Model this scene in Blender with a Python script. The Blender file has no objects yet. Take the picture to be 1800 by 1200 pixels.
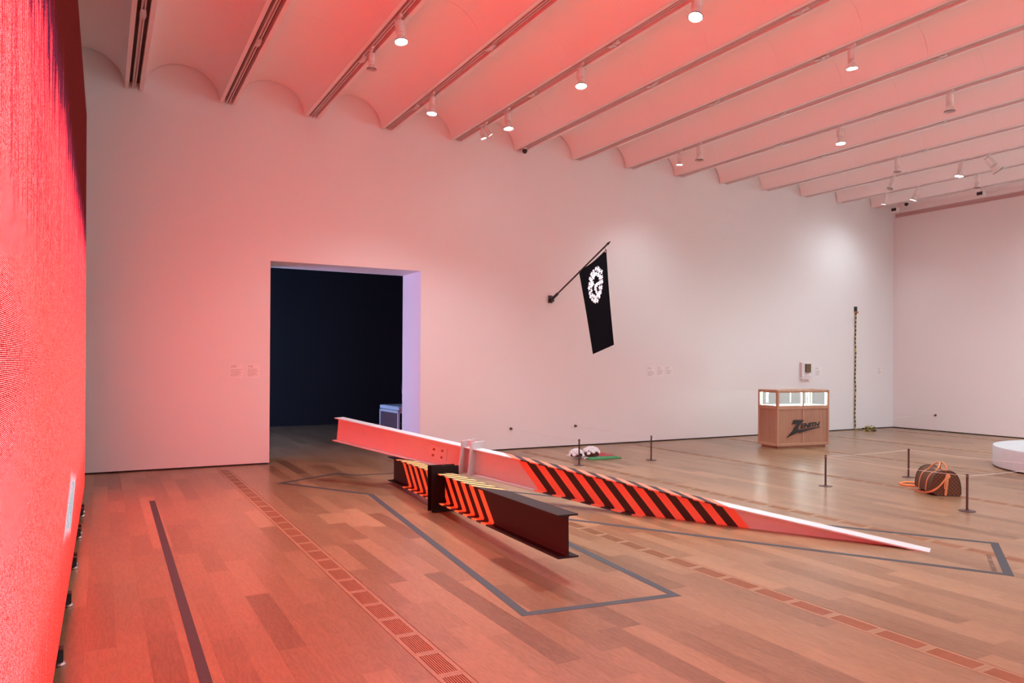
import bpy, bmesh, math, random
from mathutils import Vector, Matrix
random.seed(7)
C = bpy.context.scene.collection
scene = bpy.context.scene

# ------------------------------------------------------------------ camera
F_PX, CX, CY = 1317.0, 900.0, 635.4
ROLL = math.radians(.35); YAW = math.atan(723 / 1317.0); CAM_H = 1.6
FW = Vector((math.sin(YAW), math.cos(YAW), 0)); RT = Vector((math.cos(YAW), -math.sin(YAW), 0)); UP = Vector((0, 0, 1))
cam_data = bpy.data.cameras.new('camera'); cam = bpy.data.objects.new('camera', cam_data); C.objects.link(cam)
cam_data.sensor_width = 36; cam_data.lens = 36 * F_PX / 1800; cam_data.shift_y = (CY - 600) / 1800
cam_data.clip_start = .02; cam_data.clip_end = 100
r_ = RT * math.cos(ROLL) + UP * math.sin(ROLL); u_ = UP * math.cos(ROLL) - RT * math.sin(ROLL); b_ = -FW
cam.matrix_world = Matrix(((r_.x, u_.x, b_.x, 0), (r_.y, u_.y, b_.y, 0), (r_.z, u_.z, b_.z, CAM_H), (0, 0, 0, 1)))
scene.camera = cam
def px_of(p):                                   # world point -> photo pixel (only to sort planks by size)
    d = Vector(p) - Vector((0, 0, CAM_H)); z = d.dot(FW)
    if z < .05: return None
    u = d.dot(RT) / z; v = -d.dot(UP) / z
    return CX + F_PX * (u * math.cos(ROLL) - v * math.sin(ROLL)), CY + F_PX * (u * math.sin(ROLL) + v * math.cos(ROLL))

# ------------------------------------------------------------------ world, exposure
world = bpy.data.worlds.new('world'); scene.world = world; world.use_nodes = True
world.node_tree.nodes['Background'].inputs[0].default_value = (.01, .01, .012, 1)
world.node_tree.nodes['Background'].inputs[1].default_value = 1
scene.view_settings.view_transform = 'Standard'; scene.view_settings.look = 'None'
scene.view_settings.gamma = 1; scene.view_settings.use_curve_mapping = False
scene.view_settings.exposure = 0.03
SCREEN_POWER = 7.2          # radiance of the video wall's red
SPOT_SCALE = 1.0            # all ceiling spotlights

# ------------------------------------------------------------------ materials
def nodes_of(name):
    m = bpy.data.materials.new(name); m.use_nodes = True
    nt = m.node_tree; return m, nt, nt.nodes['Principled BSDF']
def P(b, col=None, rough=None, metal=None, spec=None, coat=None):
    if col is not None: b.inputs['Base Color'].default_value = (*col, 1)
    if rough is not None: b.inputs['Roughness'].default_value = rough
    if metal is not None: b.inputs['Metallic'].default_value = metal
    if spec is not None: b.inputs['Specular IOR Level'].default_value = spec
    if coat is not None: b.inputs['Coat Weight'].default_value = coat; b.inputs['Coat Roughness'].default_value = .12
class N:                                         # small node-graph helper
    def __init__(s, nt): s.nt = nt
    def new(s, t, **kw):
        n = s.nt.nodes.new(t)
        for k, v in kw.items(): setattr(n, k, v)
        return n
    def link(s, a, b): s.nt.links.new(a, b)
    def val(s, sock, v):
        if hasattr(v, 'is_linked') or isinstance(v, bpy.types.NodeSocket): s.link(v, sock)
        else: sock.default_value = v
    def math(s, op, a, b=0.0, c=0.0, clamp=False):
        n = s.new('ShaderNodeMath', operation=op); n.use_clamp = clamp
        s.val(n.inputs[0], a); s.val(n.inputs[1], b); s.val(n.inputs[2], c); return n.outputs[0]
    def mix(s, f, a, b, mode='MIX'):
        n = s.new('ShaderNodeMix', data_type='RGBA', blend_type=mode)
        s.val(n.inputs[0], f); s.val(n.inputs[6], a if not isinstance(a, tuple) else (*a, 1)); s.val(n.inputs[7], b if not isinstance(b, tuple) else (*b, 1))
        return n.outputs[2]
    def step(s, x, a, b):                        # smoothstep a..b
        n = s.new('ShaderNodeMapRange', interpolation_type='SMOOTHSTEP'); s.val(n.inputs[0], x)
        n.inputs[1].default_value = a; n.inputs[2].default_value = b; return n.outputs[0]
    def noise(s, vec, scale, detail=3, rough=.5):
        n = s.new('ShaderNodeTexNoise'); s.link(vec, n.inputs['Vector']); n.inputs['Scale'].default_value = scale
        n.inputs['Detail'].default_value = detail; n.inputs['Roughness'].default_value = rough; return n.outputs['Fac']
    def comb(s, x, y, z):
        n = s.new('ShaderNodeCombineXYZ'); [s.val(n.inputs[i], v) for i, v in enumerate((x, y, z))]; return n.outputs[0]
    def sep(s, v):
        n = s.new('ShaderNodeSeparateXYZ'); s.link(v, n.inputs[0]); return n.outputs
    def bump(s, h, strength, dist, bsdf):
        n = s.new('ShaderNodeBump'); n.inputs['Strength'].default_value = strength; n.inputs['Distance'].default_value = dist
        s.link(h, n.inputs['Height']); s.link(n.outputs[0], bsdf.inputs['Normal'])
def pos(g): return g.new('ShaderNodeNewGeometry').outputs['Position']
def objc(g): return g.new('ShaderNodeTexCoord').outputs['Object']

def plain(name, col, rough=.5, metal=0., spec=.5, var=.06, scale=8., coat=0., bump=0.):
    m, nt, b = nodes_of(name); g = N(nt); P(b, col, rough, metal, spec, coat)
    f = g.noise(objc(g), scale, 4)
    lo = tuple(c * (1 - var) for c in col); hi = tuple(min(1, c * (1 + var)) for c in col)
    g.link(g.mix(f, lo, hi), b.inputs['Base Color'])
    if bump: g.bump(g.noise(objc(g), scale * 12, 3), bump, .002, b)
    return m
def emit(name, col, strength):
    m, nt, b = nodes_of(name); P(b, (.02, .02, .02), .4)
    b.inputs['Emission Color'].default_value = (*col, 1); b.inputs['Emission Strength'].default_value = strength
    return m
def paint(name, col, rough=.6):
    m, nt, b = nodes_of(name); g = N(nt); P(b, col, rough, 0, .3)
    p = pos(g); f = g.noise(p, .6, 3)
    g.link(g.mix(f, tuple(c * .97 for c in col), col), b.inputs['Base Color'])
    g.bump(g.noise(p, 180, 2), .05, .001, b); return m
def oak(name, dark, light, rough=.285, attr=True, sat=1.0):
    m, nt, b = nodes_of(name); g = N(nt); P(b, light, rough, 0, .42)
    p = pos(g); X, Y, Z = g.sep(p)
    if attr:
        a = g.new('ShaderNodeAttribute', attribute_name='tone'); tone = a.outputs['Fac']
    else:
        tone = g.math('ADD', .5, 0.)
    off = g.math('MULTIPLY', tone, 37.)
    v = g.comb(g.math('ADD', X, off), g.math('MULTIPLY', g.math('ADD', Y, off), .07), Z)
    fine = g.noise(v, 55, 3, .55)
    v2 = g.comb(g.math('ADD', X, off), g.math('MULTIPLY', g.math('ADD', Y, off), .16), g.math('MULTIPLY', tone, 9.))
    cath = g.noise(v2, 14, 3, .55)
    rings = g.math('SINE', g.math('MULTIPLY', cath, 55.))
    rings = g.math('MULTIPLY_ADD', rings, .5, .5)
    patch = g.noise(v2, 3.0, 2)
    t = g.math('MULTIPLY_ADD', tone, .72, g.math('MULTIPLY_ADD', rings, .20, g.math('MULTIPLY', fine, .42)))
    t = g.math('ADD', t, g.math('MULTIPLY_ADD', patch, .3, -.30), clamp=True)
    g.link(g.mix(t, dark, light), b.inputs['Base Color'])
    g.link(g.math('MULTIPLY_ADD', patch, .05, rough - .005), b.inputs['Roughness']); return m
def wood(name, dark, light, rough=.45, sc=1.0):     # vertical grain, object space
    m, nt, b = nodes_of(name); g = N(nt); P(b, light, rough, 0, .4)
    X, Y, Z = g.sep(objc(g))
    v = g.comb(X, Y, g.math('MULTIPLY', Z, .08)); f = g.noise(v, 45 * sc, 5, .6); k = g.noise(v, 9 * sc, 2)
    g.link(g.mix(g.math('MULTIPLY_ADD', f, .7, g.math('MULTIPLY_ADD', k, .5, -.1), clamp=True), dark, light), b.inputs['Base Color'])
    g.bump(f, .08, .001, b); return m
def stripes(name, base, c1, c2, coef, q0, q1, bands, rough=.35, metal=0., coat=0., spec=.5):
    # paint bands along q = s*cs + t*ct + n*cn + k in the beam's own axes (object x, y, z)
    m, nt, b = nodes_of(name); g = N(nt); P(b, base, rough, metal, spec, coat)
    X, Y, Z = g.sep(objc(g)); cs, ct, cn, k = coef
    q = g.math('MULTIPLY_ADD', X, cs, g.math('MULTIPLY_ADD', Y, ct, g.math('MULTIPLY_ADD', Z, cn, k)))
    w = (q1 - q0) / bands
    u = g.math('DIVIDE', g.math('SUBTRACT', q, q0), w)
    inside = g.math('MULTIPLY', g.math('GREATER_THAN', u, 0.), g.math('LESS_THAN', u, float(bands)))
    odd = g.math('GREATER_THAN', g.math('MODULO', u, 2.0), 1.0)
    col = g.mix(odd, c1, c2)
    wear = g.noise(objc(g), 14, 4)
    bs = g.mix(wear, tuple(c * .93 for c in base), base)
    g.link(g.mix(inside, bs, col), b.inputs['Base Color']); return m

MAT = {}
MAT['wall'] = paint('gallery_white_paint', (.76, .755, .755), .62)
MAT['ceiling'] = paint('ceiling_white_paint', (.91, .90, .90), .7)
MAT['rib'] = paint('rib_white_paint', (.84, .82, .82), .5)
MAT['black_wall'] = paint('black_room_paint', (.008, .008, .011), .75)
MAT['black_base'] = plain('black_base', (.008, .008, .008), .7)
MAT['oak'] = oak('oak_floor', (.125, .060, .029), (.355, .20, .108))
MAT['subfloor'] = plain('subfloor', (.035, .018, .012), .8)
MAT['grille'] = oak('oak_grille', (.22, .115, .058), (.36, .205, .115), .34, attr=False)
MAT['tape'] = plain('dark_tape', (.032, .030, .036), .6, var=.2, scale=30)
MAT['track'] = plain('track_metal', (.62, .6, .59), .4, .1)
MAT['track_dark'] = plain('track_slot', (.06, .035, .03), .6)
MAT['lampwhite'] = plain('lamp_white', (.74, .72, .70), .35)
MAT['lampdark'] = plain('lamp_dark', (.02, .02, .02), .4)
MAT['lens_on'] = emit('lamp_lens_lit', (.93, .97, 1.0), 60.)
MAT['lens_off'] = plain('lamp_lens_off', (.35, .34, .33), .15)
MAT['black'] = plain('black_plastic', (.012, .012, .013), .4)
MAT['blackcloth'] = plain('black_cloth', (.003, .003, .004), .95, spec=.05, bump=.2)
MAT['silver'] = plain('silver_foot', (.7, .7, .72), .25, .9)
MAT['post'] = plain('brown_post', (.07, .035, .033), .4, .3)
MAT['cord'] = plain('pale_cord', (.75, .68, .66), .5)
MAT['print'] = plain('grey_print', (.55, .52, .52), .8)
MAT['label'] = plain('label_white', (.79, .775, .77), .55)
MAT['white'] = plain('white_laminate', (.82, .83, .84), .35)

# ------------------------------------------------------------------ mesh helpers
class MB:
    def __init__(s): s.v = []; s.f = []; s.tone = []
    def add(s, vs, fs, tone=None):
        o = len(s.v); s.v += [tuple(v) for v in vs]; s.f += [tuple(i + o for i in f) for f in fs]
        if tone is not None: s.tone += [tone] * len(fs)
        return s
    def box(s, x0, x1, y0, y1, z0, z1, tone=None, M=None):
        vs = [Vector((x, y, z)) for x in (x0, x1) for y in (y0, y1) for z in (z0, z1)]
        if M is not None: vs = [M @ v for v in vs]
        return s.add(vs, [(0, 1, 3, 2), (4, 6, 7, 5), (0, 4, 5, 1), (2, 3, 7, 6), (0, 2, 6, 4), (1, 5, 7, 3)], tone)
    def tube(s, pts, r, n=8, cap=True):
        pts = [Vector(p) for p in pts]; rs = r if isinstance(r, (list, tuple)) else [r] * len(pts)
        rings = []; prev = None
        for i, p in enumerate(pts):
            d = (pts[min(i + 1, len(pts) - 1)] - pts[max(i - 1, 0)])
            if d.length < 1e-9: d = Vector((0, 0, 1))
            d.normalize()
            if prev is None: a = d.orthogonal().normalized()
            else:
                a = prev - d * prev.dot(d)
                a = a.normalized() if a.length > 1e-6 else d.orthogonal().normalized()
            prev = a; b = d.cross(a)
            rings.append([p + (a * math.cos(2 * math.pi * k / n) + b * math.sin(2 * math.pi * k / n)) * rs[i] for k in range(n)])
        vs = [v for r0 in rings for v in r0]; fs = []
        for i in range(len(pts) - 1):
            for k in range(n):
                fs.append((i * n + k, i * n + (k + 1) % n, (i + 1) * n + (k + 1) % n, (i + 1) * n + k))
        if cap: fs.append(tuple(reversed(range(n)))); fs.append(tuple(range((len(pts) - 1) * n, len(pts) * n)))
        return s.add(vs, fs)
    def lathe(s, prof, n=24, M=None, cap=True):     # prof [(r, z)], around z
        vs = []; fs = []
        for r, z in prof:
            for k in range(n):
                a = 2 * math.pi * k / n; v = Vector((r * math.cos(a), r * math.sin(a), z)); vs.append(M @ v if M is not None else v)
        for i in range(len(prof) - 1):
            for k in range(n): fs.append((i * n + k, i * n + (k + 1) % n, (i + 1) * n + (k + 1) % n, (i + 1) * n + k))
        if cap: fs.append(tuple(reversed(range(n)))); fs.append(tuple(range((len(prof) - 1) * n, len(prof) * n)))
        return s.add(vs, fs)
    def prism(s, poly, fn, d0, d1):                 # poly 2D, fn(u, v, d) -> 3D
        n = len(poly); vs = [fn(u, v, d0) for u, v in poly] + [fn(u, v, d1) for u, v in poly]
        fs = [tuple(reversed(range(n))), tuple(range(n, 2 * n))] + [(i, (i + 1) % n, n + (i + 1) % n, n + i) for i in range(n)]
        return s.add(vs, fs)
    def build(s, name, mat, parent=None, smooth=False, loc=None):
        me = bpy.data.meshes.new(name); me.from_pydata(s.v, [], s.f)
        if s.tone:
            at = me.attributes.new('tone', 'FLOAT', 'FACE'); at.data.foreach_set('value', s.tone)
        bm = bmesh.new(); bm.from_mesh(me); bmesh.ops.recalc_face_normals(bm, faces=bm.faces); bm.to_mesh(me); bm.free()
        return link(name, me, mat, parent, smooth, loc)
def link(name, me, mat, parent=None, smooth=False, loc=None):
    if mat is not None and not me.materials: me.materials.append(MAT[mat] if isinstance(mat, str) else mat)
    if smooth:
        me.polygons.foreach_set('use_smooth', [True] * len(me.polygons))
        me.set_sharp_from_angle(angle=math.radians(40))
    o = bpy.data.objects.new(name, me); C.objects.link(o)
    if parent is not None: o.parent = parent
    if loc is not None: o.location = loc
    return o
def tag(o, label, cat, group=None):
    o['label'] = label; o['category'] = cat
    if group: o['group'] = group
    return o
def struct(o): o['kind'] = 'structure'; return o
def stuff(o): o['kind'] = 'stuff'; return o
def thing(name, loc, label, cat, group=None, rot=None):
    o = bpy.data.objects.new(name, None); C.objects.link(o); o.location = loc; o.empty_display_size = .1
    if rot is not None: o.rotation_euler = rot
    return tag(o, label, cat, group)
def bevel(o, w, seg=2):
    md = o.modifiers.new('bevel', 'BEVEL'); md.width = w; md.segments = seg; md.limit_method = 'ANGLE'; return o

# ------------------------------------------------------------------ room dimensions
D = 11.93            # gallery face of the back wall
DI = 12.797          # its other face
XR = 17.5            # right wall
XL = -1.9            # wall behind the video wall
YB = -4.5            # wall behind the camera
ZT = 6.3
DX0, DX1, DZ = 2.288, 4.77, 3.132   # doorway
REV = .022           # shadow gap at the foot of the walls
DARK_Y = 18.6; DARK_X0, DARK_X1 = -.6, 9.5

# floor: sub-floor, planks, oak vent grilles
floor = struct(MB().box(XL, XR + .3, YB, DARK_Y + .3, -.12, -.022).build('floor', 'subfloor'))
PITCH = 2.512; ROW0 = 1.575; SW = .170
rows = []
k0 = -2
strips = [ROW0 + PITCH * k for k in range(-1, 7)]
for i, xs in enumerate(strips):
    a = xs + SW / 2; b = xs + PITCH - SW / 2
    for j in range(15):
        rows.append((a + (b - a) * j / 15, a + (b - a) * (j + 1) / 15))
planks = []
for x0, x1 in rows:
    if x1 < XL or x0 > XR: continue
    y = YB + random.uniform(-1.2, 0)
    while y < DARK_Y:
        L = random.choice((.55, .7, .85, 1.0, 1.15, 1.3, 1.5, 1.8)) * random.uniform(.93, 1.07)
        a, b = max(y, YB), min(y + L, DARK_Y); y += L
        if b - a < .05: continue
        if a > DI and (x1 < DARK_X0 or x0 > DARK_X1): continue
        t = min(1, max(0, random.gauss(.52, .2)))
        planks.append((max(x0, XL), min(x1, XR), a, b, t))
def screen_area(p):
    q = [px_of((x, y, 0)) for x, y in ((p[0], p[2]), (p[1], p[2]), (p[1], p[3]), (p[0], p[3]))]
    if any(c is None for c in q): return 0
    q = [(min(1800, max(0, u)), min(1200, max(0, v))) for u, v in q]
    return abs(sum(q[i][0] * q[(i + 1) % 4][1] - q[(i + 1) % 4][0] * q[i][1] for i in range(4))) / 2
planks.sort(key=screen_area, reverse=True)
G = .00015
for p in planks[:300]:
    MB().box(p[0] + G, p[1] - G, p[2] + G, p[3] - G, -.02, 0, tone=p[4]).build('floor_plank', 'oak', floor)
rest = MB()
for p in planks[300:]: rest.box(p[0] + G, p[1] - G, p[2] + G, p[3] - G, -.02, 0, tone=p[4])
stuff(rest.build('floor_planks_rest', 'oak', floor))
# grilles: .312 m modules, nine slots along the floor
GP = .312
def grille_mesh():
    m = MB(); w = SW - .008; L = GP - .0012; n = 9; sw_ = .0066; s0 = .0225; s1 = w - .0225
    m.box(-w / 2, -w / 2 + s0, -L / 2, L / 2, -.018, 0); m.box(w / 2 - s0, w / 2, -L / 2, L / 2, -.018, 0)
    e = (L - .262) / 2
    m.box(-w / 2 + s0, w / 2 - s0, -L / 2, -L / 2 + e, -.018, 0); m.box(-w / 2 + s0, w / 2 - s0, L / 2 - e, L / 2, -.018, 0)
    inner = w - 2 * s0; pitch = inner / n
    for i in range(n + 1):
        a = -w / 2 + s0 + i * pitch - (pitch - sw_) / 2; b = a + (pitch - sw_)
        a = max(a, -w / 2 + s0); b = min(b, w / 2 - s0)
        m.box(a, b, -L / 2 + e, L / 2 - e, -.018, 0)
    return m
gm = grille_mesh(); first = None
for k, xs in enumerate(strips):
    if xs < 0 or xs > XR: continue
    y = 11.62 - GP / 2
    edge = []
    while y > -1.5:
        q = px_of((xs, y, 0)); vis = q and -60 < q[0] < 1860 and q[1] < 1260
        if vis or k <= 2:
            if first is None: first = gm.build('vent_grille', 'grille', floor, loc=(xs, y, 0)); gme = first.data
            else: link('vent_grille', gme, None, floor, loc=(xs, y, 0))
        y -= GP
    MB().box(xs - SW / 2 + G, xs + SW / 2 - G, 11.622, D + .02, -.02, 0, tone=.6).build('floor_plank', 'oak', floor)
    for a, b in ((D + .02, 13.3), (13.3, 14.6), (14.6, 15.9), (15.9, 17.2), (17.2, DARK_Y)):
        if xs < DARK_X1: MB().box(xs - SW / 2 + G, xs + SW / 2 - G, a + G, b - G, -.02, 0, tone=random.uniform(.3, .7)).build('floor_plank', 'oak', floor)

# walls
m = MB()
m.box(XL, DX0, D, DI, REV, ZT).box(DX1, XR + .3, D, DI, REV, ZT).box(DX0, DX1, D, DI, DZ, ZT)
struct(m.build('wall_back', 'wall'))
m = MB(); m.box(XL, DX0 - .02, D + .03, DI - .03, 0, REV).box(DX1 + .02, XR + .3, D + .03, DI - .03, 0, REV)
struct(m.build('baseboard_back', 'black_base'))
TRZ = 5.27
struct(MB().box(XR, XR + .3, YB, D, REV, TRZ).build('wall_right', 'wall'))
struct(MB().box(XR + .03, XR + .3, YB, D, 0, REV).build('baseboard_right', 'black_base'))
MAT['trim'] = paint('shaded_trim', (.62, .46, .45), .6)  # pinkish brown puts the shade of the recess into the colour
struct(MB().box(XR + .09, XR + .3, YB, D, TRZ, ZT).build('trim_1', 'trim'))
struct(MB().box(XR - .01, XR + .088, YB, D - .012, 5.375, 5.47).build('trim_2', 'rib'))
struct(MB().box(XL - .3, XL, YB, D, 0, ZT).build('wall_left', 'wall'))
struct(MB().box(XL - .3, XR + .3, YB - .3, YB, 0, ZT).build('wall_front', 'wall'))
# the dark room through the doorway
struct(MB().box(DARK_X0, DARK_X1, DARK_Y, DARK_Y + .2, 0, 5).build('wall_dark_room_back', 'black_wall'))
struct(MB().box(DARK_X0 - .2, DARK_X0, DI, DARK_Y + .2, 0, 5).build('wall_dark_room_left', 'black_wall'))
struct(MB().box(DARK_X1, DARK_X1 + .2, DI, DARK_Y + .2, 0, 5).build('wall_dark_room_right', 'black_wall'))
struct(MB().box(DARK_X0 - .2, DARK_X1 + .2, DI, DARK_Y + .2, 4.6, 4.8).build('ceiling_dark_room', 'black_wall'))

# ------------------------------------------------------------------ ceiling: barrel vaults, ribs, light tracks
TX0, TP, TZ = .392, 1.256, 5.435
RW = .119                                   # half width of a rib
ceiling = struct(MB().box(XL, XR + .3, YB, D, ZT - .05, ZT + .1).build('ceiling', 'ceiling'))
def vault_mesh(x0, x1, y0, y1, rise=.455, n=22):
    cx = (x0 + x1) / 2; hw = (x1 - x0) / 2; vs = []; fs = []; th = .03
    for i in range(n + 1):
        a = math.pi * i / n; c, s_ = math.cos(a), math.sin(a)
        for y in (y0, y1):
            vs.append((cx - hw * c, y, TZ + .012 + rise * s_)); vs.append((cx - (hw + th) * c, y, TZ + .012 + (rise + th) * s_))
    for i in range(n):
        o = i * 4; p = o + 4
        fs += [(o, p, p + 2, o + 2), (o + 1, o + 3, p + 3, p + 1), (o, o + 1, p + 1, p), (o + 2, p + 2, p + 3, o + 3)]
    return MB().add(vs, fs)
SEG = 1.236; ys = [D - .014 - SEG * k for k in range(14)]
protos = {}
for i in range(-2, 14):
    x0 = TX0 + TP * i + RW; x1 = x0 + TP - 2 * RW
    if i == 13: x1 = XR + .02
    if i == -2: x0 = XL
    for k in range(13):
        key = 'n' if -2 < i < 13 else i
        ya, yb = ys[k + 1] + .0015, ys[k] - .0015
        if key not in protos:
            o = vault_mesh(-(x1 - x0) / 2, (x1 - x0) / 2, -(SEG / 2 - .0015), SEG / 2 - .0015).build('vault_panel', 'ceiling', ceiling, True)
            protos[key] = o.data
        else:
            o = link('vault_panel', protos[key], None, ceiling)
        o.location = ((x0 + x1) / 2, (ya + yb) / 2, 0)
rib_me = None
YEND = ys[13]
for i in range(-1, 14):
    x = TX0 + TP * i
    if rib_me is None:
        ya, yb = YEND, D - .008
        r = MB()
        r.box(-RW, -RW + .052, ya, yb, TZ, TZ + .10).box(RW - .052, RW, ya, yb, TZ, TZ + .10).box(-RW, RW, ya, yb, TZ + .10, TZ + .16)
        ro = r.build('rib', 'rib', ceiling); rib_me = ro.data
        d = MB().box(-RW + .053, RW - .053, ya, yb, TZ + .092, TZ + .0985).build('channel_bed', 'track_dark', ro); bed_me = d.data
        t = MB().box(-.024, -.010, ya, yb, TZ + .012, TZ + .09).box(.010, .024, ya, yb, TZ + .012, TZ + .09).box(-.010, .010, ya, yb, TZ + .045, TZ + .09)
        to = t.build('light_track', 'track', ro); tr_me = to.data
    else:
        ro = link('rib', rib_me, None, ceiling); link('channel_bed', bed_me, None, ro); link('light_track', tr_me, None, ro)
    ro.location = (x, 0, 0)
    for yj in ((8.18, 10.67) if i in (3,) else (8.17, 5.67) if i in (5, 7) else (8.28, 6.4) if i in (6, 10, 12) else (9.45, 7.2) if i in (1, 9, 11) else (7.36, 9.3)):
        j = MB(); j.box(-.03, .03, yj - .10, yj + .10, TZ - .004, TZ + .02); j.lathe([(.035, TZ - .016), (.035, TZ + .02)], 14, Matrix.Translation((0, yj, 0)))
        j.build('track_joiner', 'track', ro)

# ------------------------------------------------------------------ video wall
m_, nt, b = nodes_of('video_wall_picture'); g = N(nt); P(b, (.006, .004, .004), 1., 0, 0.)
X, Y, Z = g.sep(pos(g))
streak = g.noise(g.comb(0., g.math('MULTIPLY', Y, 6.), g.math('MULTIPLY', Z, .55)), 3.0, 4, .6)
streak2 = g.noise(g.comb(3., g.math('MULTIPLY', Y, 16.), g.math('MULTIPLY', Z, .8)), 2.0, 3, .6)
grain = g.noise(g.comb(0., Y, Z), 60., 2, .7)
base = g.mix(g.step(Y, .8, 3.6), (1., .034, .037), (1., .0175, .0145))
base = g.mix(g.math('MULTIPLY', g.step(Z, 1.9, 3.05), .6), base, (.95, .022, .026))
base = g.mix(g.math('MULTIPLY', g.step(grain, .48, .72), .35), base, (1., .045, .048))
# upper part: dark red sky with purple streaks running down from it
lim = g.math('MULTIPLY_ADD', streak, 1.7, g.math('MULTIPLY_ADD', streak2, .5, 1.62))
lim = g.math('ADD', lim, g.math('MULTIPLY', g.step(Y, 2.0, .8), 2.0))  # unseen near end left bright to the top, added to light the ceiling
dark = g.step(g.math('SUBTRACT', Z, lim), -.12, .16)
purple = g.mix(g.step(Z, 2.75, 3.15), (.025, .0035, .009), (.0150, .0013, .0011))
colr = g.mix(dark, base, purple)
streak3 = g.noise(g.comb(7., g.math('MULTIPLY', Y, 26.), g.math('MULTIPLY', Z, .45)), 1.6, 3, .6)
thin = g.math('MULTIPLY', g.step(streak3, .47, .56), g.step(g.math('MULTIPLY_ADD', streak, .9, Z), 1.95, 2.9))
colr = g.mix(g.math('MULTIPLY', thin, g.math('MULTIPLY', g.step(Z, 3.25, 2.9), .93)), colr, (.028, .0035, .010))
veil = g.noise(g.comb(1., g.math('MULTIPLY', Y, 9.), g.math('MULTIPLY', Z, 5.)), 4., 4, .75)
colr = g.mix(g.math('MULTIPLY', g.step(veil, .5, .62), g.math('SUBTRACT', 1., dark)), colr, (.55, .030, .032))
colr = g.mix(g.math('MULTIPLY', g.step(veil, .47, .36), g.math('SUBTRACT', .8, g.math('MULTIPLY', dark, .8))), colr, (.8, .0085, .0065))
# lower part: darker streaks
low = g.math('MULTIPLY', g.step(g.math('MULTIPLY_ADD', streak2, -.9, g.math('ADD', Z, .25)), .42, .12), g.step(streak2, .42, .6))
colr = g.mix(g.math('MULTIPLY', low, .75), colr, (.044, .0052, .0037))
colr = g.mix(g.step(g.math('MULTIPLY_ADD', streak2, -.5, g.math('ADD', Z, .25)), .85, .12), colr, (.13, .0088, .0068))      # the picture fades towards its foot
# pale blue fragment near the foot of the picture
dy = g.math('ABSOLUTE', g.math('SUBTRACT', Y, 6.0)); cz = g.math('MULTIPLY_ADD', Y, .035, .40)
dz = g.math('ABSOLUTE', g.math('SUBTRACT', Z, cz))
ell = g.math('ADD', g.math('MULTIPLY', dy, .8), g.math('MULTIPLY', dz, 4.2))
blue = g.math('MULTIPLY', g.step(g.math('ADD', ell, g.math('MULTIPLY', streak2, 1.2)), 1.55, 1.25), g.step(streak2, .3, .45))
colr = g.mix(blue, colr, (.050, .075, .084))
rows_ = g.math('MULTIPLY_ADD', g.math('GREATER_THAN', g.math('SINE', g.math('MULTIPLY', Z, 2 * math.pi / .0046)), .25), 2.3, .04)
cols_ = g.math('MULTIPLY_ADD', g.step(g.noise(g.comb(0., g.math('MULTIPLY', Y, 40.), g.math('MULTIPLY', Z, 40.)), 3., 2, .7), .38, .60), 1.5, .25)
rowf = g.math('MULTIPLY', rows_, cols_)
n_ = g.new('ShaderNodeVectorMath', operation='SCALE'); g.link(colr, n_.inputs[0]); g.link(rowf, n_.inputs[3])
g.link(n_.outputs[0], b.inputs['Emission Color']); b.inputs['Emission Strength'].default_value = SCREEN_POWER
MAT['picture'] = m_
SY1, SY0, SZ0, SZ1 = 10.02, -1.0, .115, 4.43
SLOPE = .0045; SX = -.157
vw = thing('video_wall', (SX - .1, 3, 0), 'tall red glowing video wall running along the room beside the tape strip', 'screen')
def sxy(y): return SX - SLOPE * (SY1 - y)
def vw_slab(d0, d1, y0, y1, z0, z1, name, mat):
    vs = []
    for y in (y0, y1):
        for dx in (d0, d1):
            for z in (z0, z1): vs.append((sxy(y) + dx - (SX - .1), y - 3, z))
    return MB().add(vs, [(0, 1, 3, 2), (4, 6, 7, 5), (0, 4, 5, 1), (2, 3, 7, 6), (0, 2, 6, 4), (1, 5, 7, 3)]).build(name, mat, vw)
vw_slab(-.10, -.004, SY0, SY1, SZ0, SZ1, 'cabinet_frame', 'black')
vs = [(sxy(y) - (SX - .1), y - 3, z) for y, z in ((SY0, SZ0 + .002), (SY1, SZ0 + .002), (SY1, SZ1 - .002), (SY0, SZ1 - .002))]
o = MB().add(vs, [(0, 1, 2, 3)]).build('picture_face', 'picture', vw)
for y in (4.55, 5.61, 6.60, 6.72, 7.70, 7.88, 8.74, 8.95, 3.5, 2.4, 1.3, .2, -.8):
    xx = sxy(y) - (SX - .1) + .014
    fm = MB(); fm.box(xx - .09, xx + .006, y - 3 - .035, y - 3 + .035, .028, .095); fo = fm.build('foot', 'black', vw)
    MB().lathe([(.026, 0), (.03, .012), (.02, .03)], 14, Matrix.Translation((xx - .012, y - 3 - .0, 0))).build('glide', 'silver', fo)

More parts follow.
